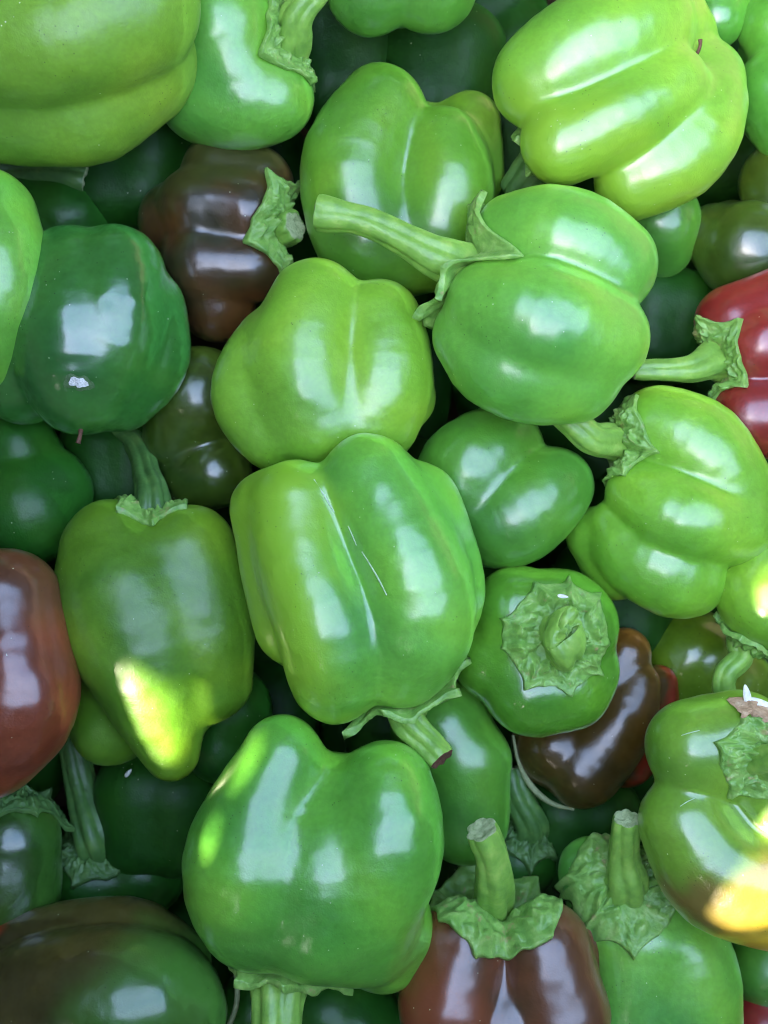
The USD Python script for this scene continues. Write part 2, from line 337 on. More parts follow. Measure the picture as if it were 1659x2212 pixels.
# ---------------------------------------------------------------- one pepper
SEED = [0]
def pepper(label, mat, z0, lobes, k=11, res=5, calyx=None, stem=None, name='bell_pepper', back=True, rough=1.0, extra=None, group=None, core=True):
    SEED[0] += 1; seed = SEED[0]
    L = [list(l) for l in lobes]
    a = np.array([n for l in L for n in l], float)
    c = a[:, :3].mean(0); rm = a[:, 3].mean()
    sp = np.ptp(a[:, :2], axis=0); ext = np.linalg.norm(sp)
    if back:                                                        # the side that lies underneath
        ax = a[:, :2] - c[:2]; u = np.linalg.svd(ax, full_matrices=False)[2][0] if len(a) > 1 else np.array([1., 0])
        s = np.abs(ax @ u).max() * .45; d = np.array([u[0], u[1]])
        for sg in (-1, 1):
            o = np.array([-u[1], u[0]]) * sg * min(.35 * rm, .6 * np.abs(ax @ np.array([-u[1], u[0]])).max() + 5)
            L.append([(*(c[:2] + o - d * s), c[2] - rm * .95, rm * .88), (*(c[:2] + o + d * s), c[2] - rm * .95, rm * .88)])
    if core: L.append([(c[0], c[1], c[2] - rm * .5, rm * .8)])
    F = Field(L, z0, k)
    v, f = body_mesh(F, res, seed, rough)
    org = np.array([F.c[0], F.c[1], v[:, 2].min()])
    t = thing(name, label, 'pepper', org, group)
    part(t, 'flesh', (v, f), mat, org)
    if calyx:
        cc = dict(calyx); x, y = cc.pop('at'); n = unit(cc.pop('n')); r = cc.pop('r'); m = cc.pop('mat', calyxgreen)
        z = cc.pop('z', None)
        if z is None:                                               # where the collar's middle meets the skin under (x, y)
            cs = F.c[2] / PX
            for _ in range(4):
                b = W(x, y, cs); tt = F.cast((b + np.array([0, 0, .1]))[None], np.array([[0, 0, -1.]]), 24)[0]; cs = (b[2] + .1 - tt) / PX
        else: cs = z0 + z
        cm, hubp = calyx_mesh(F, W(x, y, cs), n, RR(r, cs), seed=seed * 3 + 1, **cc)
        part(t, 'calyx', cm, m, org)
    if stem:
        st = dict(stem); pts = [W(px, py, z0 + pz) for px, py, pz, _ in st['path']]
        ins = bool(calyx)
        if ins: pts[0] = hubp - n * .006; pts.insert(1, hubp + n * .0035)
        rad = [RR(r, z0 + pz) for _, _, pz, r in st['path']]
        if ins: rad.insert(1, rad[0] * .55 + rad[1] * .45)
        sm, em = stem_mesh(pts, rad, seed, st.get('flutes', 6), st.get('flute', .24), st.get('flat', 1.0), knob=st.get('knob', 0.))
        s = part(t, 'stem', sm, st.get('mat', stemgreen), org)
        part(s, 'cut_end', em, st.get('cut', cutpale), org)
    if extra: extra(t, F, org, z0)
    return t, F
def on_skin(F, x, y, off=0.0):
    """the point of the skin seen from above at (x, y)"""
    z = F.c[2] / PX
    for _ in range(5):
        b = W(x, y, z); t = F.cast((b + np.array([0, 0, .12]))[None], np.array([[0, 0, -1.]]), 24)[0]; z = (b[2] + .12 - t) / PX
    return F.lift(W(x, y, z))[0] + np.array([0, 0, off])
def tip(x, y, dx, dy, ln=24, r=5, mat=None, name='blossom_thread'):
    """the dry thread left of the flower, standing on the blossom end"""
    def add(t, F, org, z0):
        p = on_skin(F, x, y); L = ln * PX
        e = p + np.array([dx, -dy, .5]) * L
        part(t, name, tube([p - np.array([0, 0, .001]), (p + e) / 2 + np.array([.0006, .0004, .0005]), e], [r * PX, r * PX * .7, r * PX * .95], 8), mat or thread, org)
    return add

def streak(pts, r=1.3, mat=None, name='scratch', off=.0001):
    """a thin line on the skin through these points"""
    def add(t, F, org, z0):
        P = [on_skin(F, x, y, off - r * PX * .6) for x, y in pts]
        n = len(P); rad = [r * PX * (.35 + .65 * math.sin(math.pi * (i + .5) / n)) for i in range(n)]
        part(t, name, tube(P, rad, 6), mat or palescar, org)
    return add
palescar = plain('pale_scar', (.26, .42, .20), (.40, .54, .34), .5, 800., .3)
# ---------------------------------------------------------------- the surface under the heap
floor_mat = plain('bin_board', (.05, .04, .03), (.09, .07, .05), .8, 60., .3)
fm = trimesh.creation.box((1.1, 1.2, .02)); fm.apply_translation((0, 0, -.19))
fl = usdkit.mesh(stage, '/World/bin_floor', fm, floor_mat); fl.GetPrim().SetCustomDataByKey('kind', 'structure')

def wall(name, x0, y0, x1, y1):  # unseen walls added around the heap to cut off low sky light
    m = trimesh.creation.box((x1 - x0, y1 - y0, .36)); m.apply_translation(((x0 + x1) / 2, (y0 + y1) / 2, 0))
    usdkit.mesh(stage, '/World/' + name, m, floor_mat).GetPrim().SetCustomDataByKey('kind', 'structure')
wall('bin_wall', -.55, -.60, -.53, .60); wall('bin_wall_001', .53, -.60, .55, .60)
wall('bin_wall_002', -.53, -.60, .53, -.58); wall('bin_wall_003', -.53, .58, .53, .60)

def scar(x, y, r, name='blossom_scar', mat=None, off=0.):
    def add(t, F, org, z0):
        ph = np.linspace(0, 2 * np.pi, 18, endpoint=False); P = []
        for q in (1., .6, .25):
            rr = r * q * (1 + .28 * np.sin(2 * ph + 1) + .15 * np.sin(5 * ph))
            P += [on_skin(F, x + a, y + b, .0004 + off + .0004 * (1 - q)) for a, b in zip(rr * np.cos(ph), rr * np.sin(ph) * .8)]
        P.append(on_skin(F, x, y, .0006 + off)); i = np.arange(18); j = (i + 1) % 18; fs = []
        for k in range(2):
            fs += [np.stack([k * 18 + i, (k + 1) * 18 + j, k * 18 + j], 1), np.stack([k * 18 + i, (k + 1) * 18 + i, (k + 1) * 18 + j], 1)]
        fs.append(np.stack([36 + i, np.full(18, 54), 36 + j], 1))
        part(t, name, (np.array(P), np.vstack(fs)), mat or scarwhite, org)
    return add
def many(*fs):
    def add(*a):
        for f in fs: f(*a)
    return add

# ---------------------------------------------------------------- the peppers in view, nearest first
red = skin('skin_red', (.15, .010, .008), (.20, .014, .010), (.26, .024, .015), .27)
hero, hero_F = pepper('big glossy light green pepper in the middle, pale scratch in its furrow', skin('skin_hero_green', (.06, .24, .03), (.11, .34, .034), (.18, .42, .03), .25, coat=.8,
    ripe_or_lit=[((.19, .39, .022), (-.95, -.1, 0), .002, .020)]), 70, [  # yellower left flank: warm side light painted into the skin
    [(580, 1100, -50, 86), (605, 1210, -60, 88), (640, 1350, -60, 90)],
    [(638, 1095, 10, 98), (662, 1240, 50, 102), (722, 1400, 50, 114), (725, 1465, 0, 94)],
    [(800, 1040, 20, 104), (872, 1170, 55, 114), (905, 1340, 50, 120), (868, 1425, 0, 102)],
    [(890, 1100, -40, 108), (938, 1260, -45, 106), (925, 1370, -60, 88)]], k=15, res=6,
    calyx=dict(at=(880, 1500), z=-70, n=(.30, -.95, -.05), r=150, teeth=7, lift=.12, wr=.7),
    stem=dict(path=[(868, 1490, -60, 52), (880, 1550, -40, 38), (920, 1600, -20, 30), (955, 1640, 0, 31)], cut=thread),
    extra=many(tip(602, 1000, -.9, -1.0, 34, 5), streak([(678, 1036), (700, 1070), (722, 1106)], 2.4), streak([(752, 1136), (762, 1158), (770, 1178)], 1.6), streak([(782, 1192), (812, 1240), (836, 1286)], 2.2)))
pepper('bright green pepper whose long thick stalk reaches left over its neighbour', apple, 70, [
    [(1115, 512, 5, 92), (1215, 515, 40, 112), (1310, 575, 25, 108)],
    [(1062, 655, 50, 96), (1180, 695, 80, 120), (1292, 732, 50, 108)],
    [(1020, 730, 0, 84), (1110, 795, 20, 110), (1230, 802, 10, 114)]], k=9, res=6,
    calyx=dict(at=(1000, 572), z=-10, n=(-.91, .41, .04), r=150, teeth=7, lift=.20, wr=.7, hub=.35),
    stem=dict(path=[(1010, 590, 0, 56), (955, 560, 30, 44), (870, 515, 40, 33), (770, 472, 40, 30), (712, 462, 35, 37), (688, 458, 32, 42)], flutes=5))
SPOT = {}
darkscar = plain('scar_rim', (.03, .08, .02), (.05, .11, .03), .6, 400., .5)
_, SPOT['heart'] = pepper('glossy blocky green pepper at the bottom with a notched top, stalk pointing down', grass2 := skin('skin_mid_green', (.05, .21, .022), (.085, .29, .028), (.14, .36, .026), .22, coat=.7), 50, [
    [(608, 1638, 10, 92), (556, 1760, 30, 118), (540, 1880, 40, 142), (552, 1970, 10, 127)],
    [(838, 1700, 30, 104), (832, 1830, 50, 131), (795, 1950, 30, 128), (785, 2010, 10, 113)],
    [(722, 1742, -25, 116), (700, 1890, 55, 120), (690, 1990, 45, 128)],
    [(850, 2010, -60, 88), (830, 2060, -70, 80)]], k=18, res=6,
    calyx=dict(at=(610, 2070), z=-60, n=(-.12, -.95, -.12), r=150, teeth=6, lift=.15, wr=.7),
    stem=dict(path=[(600, 2070, -40, 88), (602, 2130, -10, 58), (598, 2200, 20, 52), (585, 2300, 40, 54)]))
pepper('large light green four-ribbed pepper at the upper right with a dark thread at its tip', lime2 := skin('skin_pale_lime', (.09, .27, .022), (.155, .37, .028), (.23, .43, .028), .27, coat=.75,
    ripe_or_lit=[((.19, .37, .022), (-.35, -.93, 0), .004, .024)]), 0, [  # yellower lower flank paints in the warmer light from below
    [(1172, 170, 20, 106), (1300, 98, 50, 122), (1400, 62, 50, 98)],
    [(1215, 310, 50, 90), (1350, 252, 80, 86), (1452, 187, 70, 80)],
    [(1370, 390, -10, 85), (1480, 320, 10, 100), (1530, 235, 0, 86)],
    [(1440, 50, -20, 90), (1485, 62, -40, 58)], [(1525, 180, -30, 82)]], k=12, res=6, extra=tip(1506, 118, .2, -1.0, 28, 5),
    calyx=dict(at=(1172, 328), z=-80, n=(-.66, -.62, -.42), r=88, teeth=6, lift=.2, wr=.6), stem=dict(path=[(1180, 320, -60, 52), (1150, 372, -110, 42), (1110, 420, -150, 38)], mat=stemshade))
pepper('yellow-green speckled pepper filling the top left corner', olive, 70, [
    [(-70, 70, 50, 166), (90, 82, 80, 152), (280, 10, 80, 150)],
    [(-40, 205, -40, 135), (60, 210, -40, 136), (170, 212, -45, 135), (285, 130, -60, 146)]], k=7, res=6)
pepper('light green pepper at the top whose crumpled collar and stalk hang on its right side', apple, -80, [
    [(480, 60, 40, 118), (500, 130, 20, 100)], [(540, -20, 0, 100)], [(590, 212, -10, 90), (530, 215, -20, 102), (450, 190, -50, 112)]], k=16, res=6,
    calyx=dict(at=(632, 90), n=(.78, .25, .57), r=118, teeth=6, lift=.1, z=25),
    stem=dict(path=[(625, 85, 30, 48), (640, 40, 70, 36), (668, 0, 90, 30), (710, -50, 100, 32)], flutes=5))
pepper('two-lobed green pepper bottom hanging in at the top edge, a pale speck below it', grass, -40, [
    [(800, -22, 30, 94), (800, -120, 0, 100)], [(935, -30, 20, 97), (930, -120, 0, 100)]], k=10, extra=tip(930, 62, .2, .8, 14, 9, scarwhite, 'blossom_scar'))
pepper('green pepper with a pale rib behind the long stalk, upper middle', grass2b := skin('skin_soft_green', (.06, .20, .016), (.10, .27, .018), (.17, .33, .018), .26), -170, [
    [(822, 245, 40, 98), (768, 360, 50, 114), (778, 480, 30, 116), (835, 560, -10, 95)],
    [(958, 322, 50, 86), (962, 420, 40, 108), (925, 520, 0, 110)],
    [(1014, 268, -40, 70), (1012, 380, -50, 76)]], k=15, res=6)
pepper('yellow-green blocky pepper just left of the stalked bright one, above the middle pepper', lime, -60, [
    [(682, 662, 35, 100), (655, 790, 62, 116), (690, 900, 40, 112)],
    [(600, 760, 0, 96), (560, 865, 5, 98), (600, 925, 0, 92)],
    [(825, 702, 25, 96), (828, 830, 40, 110), (800, 900, 20, 112)], [(878, 860, -20, 66)]], k=12, res=6)
pepper('dark brown pepper with a crumpled green collar facing right', brown2 := skin('skin_chocolate', (.022, .020, .006), (.055, .024, .006), (.085, .036, .008), .24, speck=.6, spec=.3, scale=34., pos=(.34, .5, .66),
    ripe_or_lit=[((.035, .035, .007), (-.2, .9, 0), .002, .02)]), -215, [
    [(470, 372, 15, 80), (560, 392, 20, 74)], [(430, 450, 45, 88), (530, 455, 55, 84)],
    [(440, 570, 30, 90), (540, 575, 35, 80)], [(470, 660, -20, 82)], [(390, 480, -30, 90)]], k=11, res=6,
    calyx=dict(at=(608, 495), n=(.72, .02, .69), r=118, teeth=6, lift=.16, wr=1.2, z=50),
    stem=dict(path=[(612, 495, 60, 42), (630, 491, 80, 33), (638, 488, 88, 32)]))
pepper('shiny dark green pepper at the left with a round whitish scar near its lower end', deep2 := skin('skin_shiny_green', (.018, .095, .018), (.03, .135, .020), (.055, .175, .02), .17, coat=.8, bump=.09), -70, [
    [(160, 600, 30, 110), (160, 730, 50, 124), (166, 832, 30, 106)], [(252, 592, 30, 104), (240, 720, 42, 116), (200, 835, 20, 96)],
    [(318, 665, -15, 82), (318, 780, -25, 84), (262, 850, -30, 82)],
    [(75, 760, -20, 118), (50, 820, -30, 96)], [(130, 610, 10, 90)]], k=9, res=6, extra=many(scar(170, 828, 27, 'scar_rim', darkscar), scar(171, 828, 17, off=.0007), tip(172, 930, 0, 1.2, 26, 6)))
pepper('bright green pepper cut by the left edge of the picture', apple, 20, [
    [(-30, 470, 0, 110), (-15, 620, 20, 112), (-40, 690, 0, 112)], [(-50, 770, -20, 78)]], k=10)
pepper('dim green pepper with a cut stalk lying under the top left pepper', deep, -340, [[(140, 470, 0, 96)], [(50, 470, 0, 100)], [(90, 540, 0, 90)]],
    stem=dict(path=[(-10, 380, 50, 42), (60, 375, 50, 38), (130, 380, 62, 34), (188, 392, 62, 36)], flutes=5, mat=stemshade))
pepper('dark olive pepper wedged between the scarred and the yellow-green one', darkolive, -270, [
    [(425, 860, 20, 112), (390, 940, 0, 80)], [(465, 1020, 15, 78), (420, 1040, 0, 70)]], k=9)
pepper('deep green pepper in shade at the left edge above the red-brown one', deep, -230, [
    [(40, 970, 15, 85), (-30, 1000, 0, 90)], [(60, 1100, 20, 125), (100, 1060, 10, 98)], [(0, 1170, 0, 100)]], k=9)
_, SPOT['c1'] = pepper('green pepper with a curved stem at its top and one pointed lobe lit by sun', c1m := skin('skin_olive_green', (.045, .14, .008), (.085, .20, .010), (.15, .27, .012), .3, coat=.3, scale=24), -130, [
    [(245, 1195, 15, 116), (285, 1320, 40, 152), (330, 1480, 50, 112), (372, 1625, 30, 60)],
    [(410, 1190, 10, 104), (435, 1320, 15, 110), (455, 1470, -10, 92)], [(240, 1555, -75, 92), (250, 1450, -70, 100)]], k=20, res=6,
    calyx=dict(at=(330, 1085), z=10, n=(.02, .98, .02), r=92, teeth=6, lift=.05, wr=.6),
    stem=dict(path=[(332, 1092, 0, 42), (318, 1030, -60, 28), (300, 970, -130, 25), (262, 935, -165, 23), (215, 925, -190, 22)], mat=stemshade))
pepper('red-brown pepper cut by the left edge', redbrown := skin('skin_red_brown', (.10, .022, .010), (.15, .032, .012), (.20, .052, .014), .24, speck=.7, spec=.3, scale=30., pos=(.34, .5, .68), ripe_or_lit=[((.075, .026, .010), (-.3, .9, 0), .004, .026)]), -5, [
    [(22, 1288, 10, 104), (30, 1380, 20, 112)], [(-60, 1310, 0, 110)], [(30, 1440, 25, 118), (40, 1490, 30, 131), (-30, 1590, 0, 132)]], k=16, res=6)
pepper('mid green two-lobed pepper right of the middle one, under the stalked pepper', grass, -140, [
    [(1090, 965, 10, 86), (1010, 1025, 30, 112), (990, 1090, 0, 100)], [(1192, 1052, 45, 89), (1110, 1115, 50, 108), (1050, 1140, 0, 84)]], k=9, res=6)
pepper('light green pepper at the right with a wrinkled collar and stalk at its upper left', apple2 := skin('skin_fresh_green', (.085, .27, .02), (.15, .37, .024), (.24, .44, .024), .26), -70, [
    [(1420, 925, 15, 88), (1535, 1000, 40, 105), (1575, 1085, 20, 98)],
    [(1385, 1065, 35, 76), (1465, 1112, 70, 98), (1572, 1128, 40, 98)],
    [(1330, 1140, -5, 60), (1365, 1185, 5, 84), (1450, 1232, 20, 100), (1485, 1250, 0, 84)], [(1290, 1160, -60, 66), (1330, 1230, -60, 64)]], k=8, res=6,
    calyx=dict(at=(1330, 955), z=20, n=(-.72, .28, .63), r=112, teeth=6, lift=.10, wr=1.2),
    stem=dict(path=[(1318, 985, 30, 40), (1278, 945, 70, 33), (1240, 910, 80, 32), (1205, 880, 80, 33)], flutes=5))
pepper('green pepper seen from its stalk end, star-shaped pale collar with a snapped stub', grass3 := skin('skin_leaf_green', (.045, .17, .014), (.075, .23, .016), (.12, .28, .018), .16, coat=.6), -90, [
    [(1115, 1325, 10, 100), (1120, 1440, 0, 100)], [(1215, 1350, 20, 120)], [(1150, 1480, 15, 112), (1130, 1420, 0, 110)], [(1060, 1420, -10, 92)], [(1215, 1470, 15, 110)], [(1265, 1440, 0, 70)]], k=9, res=6,
    calyx=dict(at=(1212, 1374), n=(.14, .06, .98), r=136, teeth=9, lift=.05, wr=1.6, sharp=.17, wave=.03, pit=.0022),
    stem=dict(path=[(1205, 1376, 120, 62), (1214, 1370, 158, 58), (1228, 1360, 178, 60)], flutes=3, flat=.66, flute=.2, knob=.5, cut=stemgreen))
pepper('brown pepper with a red lobe, beneath the one seen from its stalk end', ripe_or_lit := skin('skin_brown_orange', (.035, .022, .005), (.065, .036, .006), (.13, .058, .008), .2, coat=.5, spec=.3, pos=(.34, .52, .70),
    ripe_or_lit=[((.20, .02, .007), (.95, -.3, 0), .0105, .0155)]), -250, [
    [(1372, 1478, 35, 54), (1332, 1565, 40, 80), (1258, 1658, 30, 86)], [(1348, 1412, 15, 58), (1290, 1500, 0, 80)], [(1200, 1610, 0, 90)], [(1424, 1474, -15, 42), (1400, 1560, -30, 58), (1350, 1640, -40, 60)]], k=6, res=6)
_, SPOT['edge'] = pepper('yellow-green pepper at the right edge with a spot of sun and a curled stalk', lime, -60, [
    [(1665, 1230, 10, 90), (1652, 1290, 20, 104)], [(1720, 1330, 0, 100)]], k=10,
    calyx=dict(at=(1608, 1375), z=-20, n=(-.62, -.76, .1), r=82, teeth=5, lift=.1, wr=.5),
    stem=dict(path=[(1640, 1385, -20, 26), (1602, 1412, -10, 25), (1572, 1450, 0, 24), (1568, 1510, -10, 24)], flutes=4))
pepper('olive pepper in shade behind the brown and red one', darkolive2 := skin('skin_olive_shade', (.06, .14, .008), (.10, .19, .009), (.15, .22, .01), .2), -360, [[(1490, 1420, 0, 108), (1500, 1500, 0, 90)], [(1570, 1470, -30, 90)]], k=9)
_, SPOT['turn'] = pepper('large green pepper at the lower right turning brown and yellow, dry flake on top', c9m := skin('skin_turning', (.08, .20, .018), (.13, .27, .022), (.19, .32, .025), .22, speck=.8,
    ripe_or_lit=[((.13, .10, .018), (.35, -.93, 0), -.006, .008), ((.50, .35, .02), (.8, -.6, 0), .004, .020)]), 50, [
    [(1500, 1612, 30, 106), (1600, 1600, 30, 112)], [(1482, 1780, 40, 102), (1560, 1880, 45, 128), (1660, 1900, 30, 142)], [(1700, 1700, 20, 140)]], k=12, res=6,
    calyx=dict(at=(1655, 1640), n=(.35, .15, .92), r=105, teeth=6, lift=.06, wr=1.6), extra=many(streak([(1472, 1590), (1490, 1584), (1512, 1578)], 1.1), streak([(1470, 1742), (1485, 1732), (1502, 1724)], 1.1)), stem=dict(path=[(1665, 1640, 150, 40), (1700, 1630, 190, 34), (1740, 1615, 210, 34)]))
pepper('dark bluish-green pepper between the blocky bottom one and the upright stalk', grass, -210, [
    [(1005, 1650, 20, 100), (1005, 1770, 0, 96)], [(950, 1570, 0, 110)]], k=12)
pepper('brown pepper at the bottom with a broad green collar and upright ridged stalk', brown4 := skin('skin_red_chocolate', (.055, .026, .009), (.105, .034, .011), (.17, .05, .014), .25, speck=.8, spec=.3, scale=32., pos=(.32, .5, .68),
    ripe_or_lit=[((.085, .034, .012), (.75, .6, 0), .004, .024), ((.155, .040, .013), (-.8, -.5, 0), .0, .022)]), -50, [
    [(998, 2040, 30, 92), (972, 2170, 45, 112)], [(1178, 2045, 35, 96), (1205, 2180, 50, 114)], [(1258, 2030, -40, 68), (1250, 2110, -40, 70)], [(930, 2030, -50, 62), (920, 2100, -40, 70)], [(1088, 2130, 10, 84), (1090, 2210, 30, 112)]], k=8, res=6,
    calyx=dict(at=(1072, 1925), z=20, n=(.02, .70, .72), r=182, teeth=7, lift=.10, wr=1.2, sharp=.10, wave=.12),
    stem=dict(path=[(1074, 1935, 25, 54), (1068, 1890, 70, 39), (1060, 1840, 105, 35), (1040, 1792, 130, 37)], flutes=6, flute=.2))
pepper('green pepper at the bottom right with a torn collar and upright stalk', apple, -110, [
    [(1290, 1890, -10, 82), (1330, 1960, 0, 100)], [(1375, 2030, 30, 104), (1368, 2180, 30, 112)], [(1440, 2000, 10, 92), (1478, 2090, 25, 110), (1484, 2200, 25, 114)], [(1400, 1920, -10, 86)]], k=14, res=6,
    calyx=dict(at=(1345, 1915), z=60, n=(.02, .62, .78), r=140, teeth=6, lift=.08, wr=1.2),
    stem=dict(path=[(1350, 1915, 60, 50), (1348, 1860, 110, 34), (1350, 1810, 145, 29), (1354, 1768, 170, 30)], flutes=6))
pepper('green pepper sliver in shade at the right edge under the yellowing one', grass, -260, [[(1660, 2090, 0, 85)], [(1700, 2040, 0, 90)]])
pepper('red-orange pepper sliver in the bottom right corner', red, -230, [[(1650, 2225, 0, 84)], [(1720, 2240, 0, 90)]])
pepper('long pepper at the bottom left, brown turning green, with a thin red end', d6m := skin('skin_brown_to_green', (.022, .022, .006), (.038, .032, .007), (.06, .05, .009), .2, spec=.3, coat=.5,
    ripe_or_lit=[((.04, .12, .016), (.62, -.35, .3), .010, .038), ((.3, .02, .01), (-.9, .42, 0), .038, .05)]), -20, [
    [(20, 2165, 20, 104), (140, 2150, 40, 136), (310, 2160, 45, 146), (392, 2190, 20, 100)], [(20, 2060, -60, 70), (150, 2040, -60, 88), (290, 2042, -60, 92), (370, 2085, -70, 84)]], k=5, res=6)
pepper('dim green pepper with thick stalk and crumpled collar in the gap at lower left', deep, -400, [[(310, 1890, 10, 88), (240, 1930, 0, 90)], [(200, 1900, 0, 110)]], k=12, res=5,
    calyx=dict(mat=calyxshade, at=(205, 1815), n=(-.1, .75, .65), r=105, teeth=6, lift=.08, z=70),
    stem=dict(path=[(200, 1800, 80, 46), (182, 1730, 40, 34), (168, 1660, 20, 30), (158, 1590, 0, 32)], mat=stemshade))
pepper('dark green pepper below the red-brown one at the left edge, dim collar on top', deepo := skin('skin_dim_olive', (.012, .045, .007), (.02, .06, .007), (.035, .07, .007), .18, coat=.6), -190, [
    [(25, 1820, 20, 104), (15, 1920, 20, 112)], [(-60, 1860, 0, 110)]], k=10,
    calyx=dict(mat=calyxshade, at=(50, 1722), n=(.1, .9, .42), r=100, teeth=6, lift=.12, z=0))
pepper('dim green lobe showing beside the sunlit pointed pepper', deep, -290, [[(500, 1530, 0, 90)], [(480, 1610, 0, 80)]], k=12)
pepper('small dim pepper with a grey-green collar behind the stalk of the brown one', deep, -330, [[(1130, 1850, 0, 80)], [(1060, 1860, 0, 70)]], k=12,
    calyx=dict(mat=calyxshade, at=(1145, 1785), n=(.15, .75, .65), r=88, teeth=6, lift=.1, z=55), stem=dict(path=[(1140, 1780, 60, 40), (1120, 1720, 70, 30), (1105, 1660, 60, 30)], mat=stemshade))
pepper('dark green pepper under the stalk of the blocky one at the bottom edge', deep, -250, [[(770, 2220, 0, 105)], [(700, 2180, 0, 90)], [(560, 2180, -30, 90)]], k=10)
pepper('olive pepper at the right edge above the red one', darkolive, -230, [[(1612, 540, 20, 106)], [(1540, 505, -20, 66)], [(1680, 560, 0, 100)]], k=8)
pepper('dark brownish pepper cut by the right edge under the large four-ribbed one', darkolive, -210, [[(1690, 395, 10, 90)], [(1720, 470, 0, 90)]], k=8)
pepper('green pepper showing under the large four-ribbed one', grass, -240, [[(1420, 480, 0, 92)], [(1435, 540, -30, 60)]], k=9)
pepper('red pepper at the right edge with a brown-green collar and stalk pointing left', red, -110, [
    [(1580, 692, -5, 80), (1680, 660, 0, 80)], [(1640, 745, 35, 84), (1720, 740, 35, 90)], [(1622, 895, 15, 86), (1720, 900, 20, 100)]], k=8, res=6,
    calyx=dict(at=(1535, 775), z=20, n=(-.85, .05, .50), r=100, teeth=6, lift=.1, wr=1.2), stem=dict(path=[(1545, 785, 20, 50), (1500, 795, 45, 30), (1440, 800, 50, 23), (1370, 800, 45, 22)], flutes=4))
pepper('light green ribbed pepper at the top edge right of the large four-ribbed one', grass2, -140, [[(1545, 40, 0, 66), (1545, -60, 0, 70)], [(1590, 0, 10, 40)]], k=6)
pepper('green pepper in the upper right corner with a bright streak', grass2, -120, [[(1690, 50, 0, 92)], [(1690, 205, 10, 104), (1720, 270, 0, 90)]], k=8)

# ---------------------------------------------------------------- small loose things
def tagged(name, mesh, mat, label, cat, loc, group=None):
    v, f = mesh
    m = usdkit.mesh(stage, '/World/' + numbered(name), (np.asarray(v) - loc, f), mat, smooth=True)
    m.AddTranslateOp().Set(Gf.Vec3d(*map(float, loc)))
    p = m.GetPrim(); p.SetCustomDataByKey('label', label); p.SetCustomDataByKey('category', cat)
    if group: p.SetCustomDataByKey('group', group)
seedmat = plain('seed_white', (.55, .57, .48), (.72, .74, .66), .4, 500., .3)
def seed(x, y, z, ang, L, label):
    d, f = ico(3); c = W(x, y, z); a = math.radians(ang)
    e1 = np.array([math.cos(a), math.sin(a), .25]); e2 = np.array([-math.sin(a), math.cos(a), 0])
    taper = 1 - .35 * d[:, :1]
    v = c + L * PX * (d[:, :1] * e1 + .36 * taper * d[:, 1:2] * e2 + .22 * taper * d[:, 2:] * np.array([0, 0, 1.]))
    tagged('seed', (v, f), seedmat, label, 'seed', c)
flakemat = plain('dry_flake', (.28, .17, .09), (.42, .28, .16), .8, 300., .7, c3=(.55, .42, .28))
def flake(F, cx, cy, r, label):
    n = 22; ph = np.linspace(0, 2 * np.pi, n * 2, endpoint=False); V = []; rs = (0.02, .35, .7, 1.)
    for q in rs:
        out = r * q * (1 + .35 * np.sin(2 * ph + .6) + .22 * np.sin(5 * ph + 2) + .10 * np.sin(11 * ph))
        P = np.array([on_skin(F, cx + a, cy + b) for a, b in zip(out * np.cos(ph), .75 * out * np.sin(ph))])
        up = .0022 + .0030 * (meshkit.fbm(P * 420, 3, 3) - .5) + .0016 * q * np.sin(3 * ph)
        V.append(P + np.c_[0 * up, 0 * up, up])
    m = len(ph); T = np.vstack(V); B = T - [0, 0, .0005]; A = np.vstack([T, B]); i = np.arange(m); j = (i + 1) % m; fs = []; o = len(T)
    for k in range(len(rs) - 1):
        a, c = k * m, (k + 1) * m
        fs += [np.stack([a + i, c + i, c + j], 1), np.stack([a + i, c + j, a + j], 1), np.stack([o + a + i, o + c + j, o + c + i], 1), np.stack([o + a + i, o + a + j, o + c + j], 1)]
    a = (len(rs) - 1) * m; fs += [np.stack([a + i, o + a + i, o + a + j], 1), np.stack([a + i, o + a + j, a + j], 1)]
    tagged('dry_flake', (A, np.vstack(fs)), flakemat, label, 'plant scrap', on_skin(F, cx, cy))
flake(SPOT['turn'], 1622, 1528, 36, 'brown papery flake lying on top of the pepper turning yellow')
pz = on_skin(SPOT['turn'], 1615, 1500)[2] / PX
seed(1613, 1500, pz + 26, 105, 22, 'white seed standing above the brown papery flake')
seed(1640, 1519, pz + 30, -10, 25, 'white seed lying across the brown papery flake')
seed(1592, 1533, pz + 10, 20, 15, 'pale seed at the left end of the brown papery flake')
seed(1216, 1288, 105, -8, 11, 'tiny white seed on the star-shaped collar facing up')
seed(277, 1670, -250, 50, 13, 'tiny white seed below the sunlit pointed pepper')
drystalk = plain('dry_stalk', (.12, .16, .06), (.2, .23, .10), .6, 300., .5)
def stalk(pts, rad, label):
    P = [W(*p) for p in pts]; tagged('dry_stalk', tube(P, [RR(r, p[2]) for r, p in zip(rad, pts)], 9, 40), drystalk, label, 'stalk', P[0])
stalk([(1108, 1588, -225), (1122, 1650, -222), (1160, 1712, -215), (1198, 1738, -210), (1240, 1748, -205)], [3, 5, 7, 5, 3], 'thin pale dry stalk curving under the brown pepper with the red lobe')
stalk([(506, 2070, -70), (512, 2120, -60), (508, 2180, -50), (486, 2230, -45)], [5, 6, 6, 5], 'thin pale stalk beside the end of the brown and green pepper at bottom')

deepest = skin('skin_buried_green_shaded', (.007, .045, .004), (.011, .062, .005), (.02, .075, .005), .3, coat=.0, spec=.2)  # skin kept extra dark to paint in the shade deep in the heap
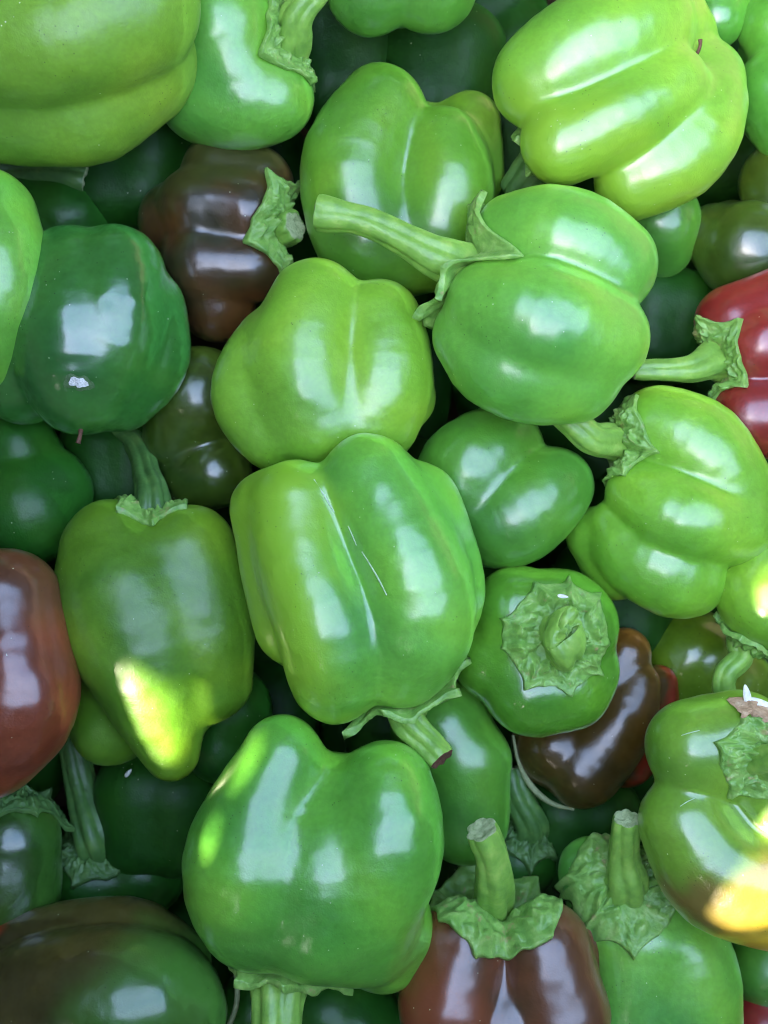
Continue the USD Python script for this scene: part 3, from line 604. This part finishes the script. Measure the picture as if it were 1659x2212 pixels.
# peppers deep in the gaps: only a dim curve of each shows
DEEP = [(735, 130, 110, 'shadowed pepper in the dark gap right of the top collar'), (940, 160, 110, 'shadowed pepper deep below the two-lobed top one'),
        (1430, 705, 92, 'shadowed pepper between the bright stalked one and the red stalk'), (270, 350, 110, 'shadowed pepper left of the dark brown one'),
        (1090, 330, 90, 'shadowed pepper between the pale-ribbed and the four-ribbed ones'), (1330, 1300, 100, 'shadowed pepper under the right collared one'),
        (250, 1010, 90, 'shadowed pepper beneath the curved stem at left'), (1250, 1800, 100, 'shadowed pepper between the two upright stalks'),
        (340, 1760, 100, 'shadowed pepper in the gap below the sunlit lobe'), (880, 1620, 100, 'shadowed pepper in the notch of the blocky one')]
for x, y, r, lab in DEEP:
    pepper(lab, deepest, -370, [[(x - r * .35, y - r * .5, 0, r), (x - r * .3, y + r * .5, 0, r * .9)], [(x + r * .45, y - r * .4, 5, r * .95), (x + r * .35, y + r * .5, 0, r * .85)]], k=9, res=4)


def copy_of(src, label, group, loc, rz, tilt=0, s=1.0):
    x = UsdGeom.Xform.Define(stage, '/World/' + numbered('bell_pepper')); p = x.GetPrim()
    x.AddTranslateOp().Set(Gf.Vec3d(*map(float, loc))); x.AddRotateZOp().Set(float(rz)); x.AddRotateXOp().Set(float(tilt)); x.AddScaleOp().Set(Gf.Vec3f(s, s, s))
    p.SetCustomDataByKey('label', label); p.SetCustomDataByKey('category', 'pepper'); p.SetCustomDataByKey('group', group)
    fl = Usd.Prim
    for ch in src.GetChildren():
        c = stage.DefinePrim(f'{p.GetPath()}/{ch.GetName()}'); c.GetReferences().AddInternalReference(ch.GetPath())
    return p
rng = random.Random(5)
BUR = 'peppers buried under the heap'; BL = 'dark green pepper buried at the bottom of the heap in deep shade'
base, bF = pepper(BL, deepest, -500, [[(780, 1040, 0, 110), (790, 1180, 0, 95)], [(890, 1050, 10, 105), (880, 1180, 5, 92)]], k=9, res=4, group=BUR)
for gx in range(-4, 5):
    for gy in range(-5, 6):
        copy_of(base, BL, BUR, (gx * .052 + rng.uniform(-.01, .01), gy * .052 + rng.uniform(-.01, .01), -.128 + rng.uniform(-.012, .008)), rng.uniform(0, 360), rng.uniform(-12, 12))
CLOTH_Z = .50                                                           # height of the added light-blocking cloth over the top layer
def sunspot(F, pts):
    """the opening in the cloth that lets the sun reach these points of a pepper"""
    P = np.array([on_skin(F, x, y) for x, y in pts])
    t = (CLOTH_Z - P[:, 2]) / SUN[2]
    return Polygon((P + t[:, None] * SUN)[:, :2]).buffer(0)
holes = [sunspot(SPOT['c1'], [(262, 1425), (305, 1460), (355, 1485), (418, 1500), (425, 1535), (405, 1610), (372, 1655), (338, 1640), (305, 1585), (280, 1520)]),
         sunspot(SPOT['heart'], [(548, 1590), (562, 1612), (540, 1655), (506, 1698), (490, 1690), (512, 1640)]),
         sunspot(SPOT['heart'], [(458, 1772), (466, 1800), (446, 1852), (432, 1850), (437, 1810)]),
         sunspot(SPOT['edge'], [(1632, 1252), (1668, 1245), (1680, 1320), (1640, 1318)]),
         sunspot(SPOT['turn'], [(1665, 1755), (1622, 1840), (1570, 1915), (1528, 1985), (1560, 2004), (1620, 2006), (1700, 1980), (1730, 1790)])]
shift = SUN[:2] / SUN[2] * CLOTH_Z
edge = []                                                           # opening cut in the added cloth to shape the reflections, edge uneven
for i in range(120):
    w = 2 * math.pi * i / 120
    q = meshkit.fbm(np.array([[math.cos(w) * 2.6, math.sin(w) * 2.6, 4.0]]), 3, 11)[0] - .5
    c_, s_ = math.cos(w), math.sin(w)
    k_ = 1 / (abs(c_) ** 3.2 + abs(s_) ** 3.2) ** (1 / 3.2) * (1 + .38 * q)
    edge.append((.165 + .335 * k_ * c_ if c_ > 0 else .165 + .335 * k_ * c_, .09 + .25 * k_ * s_))
cloth = box(-2.2, -2.2, 2.2, 2.2).difference(Polygon(edge).buffer(0))
for hpoly in holes: cloth = cloth.difference(hpoly)
cm = trimesh.creation.extrude_polygon(cloth, .002, engine='earcut'); cm.apply_translation((0, 0, CLOTH_Z))
canvas = plain('canvas', (.045, .05, .04), (.07, .075, .06), .9, 80., .2)  # dark, so the added cloth reflects little onto the skins
aw = usdkit.mesh(stage, '/World/shade_cloth', cm, canvas).GetPrim()
aw.SetCustomDataByKey('label', 'added unseen cloth over the heap, cut to let in sun patches'); aw.SetCustomDataByKey('category', 'added_blocker')
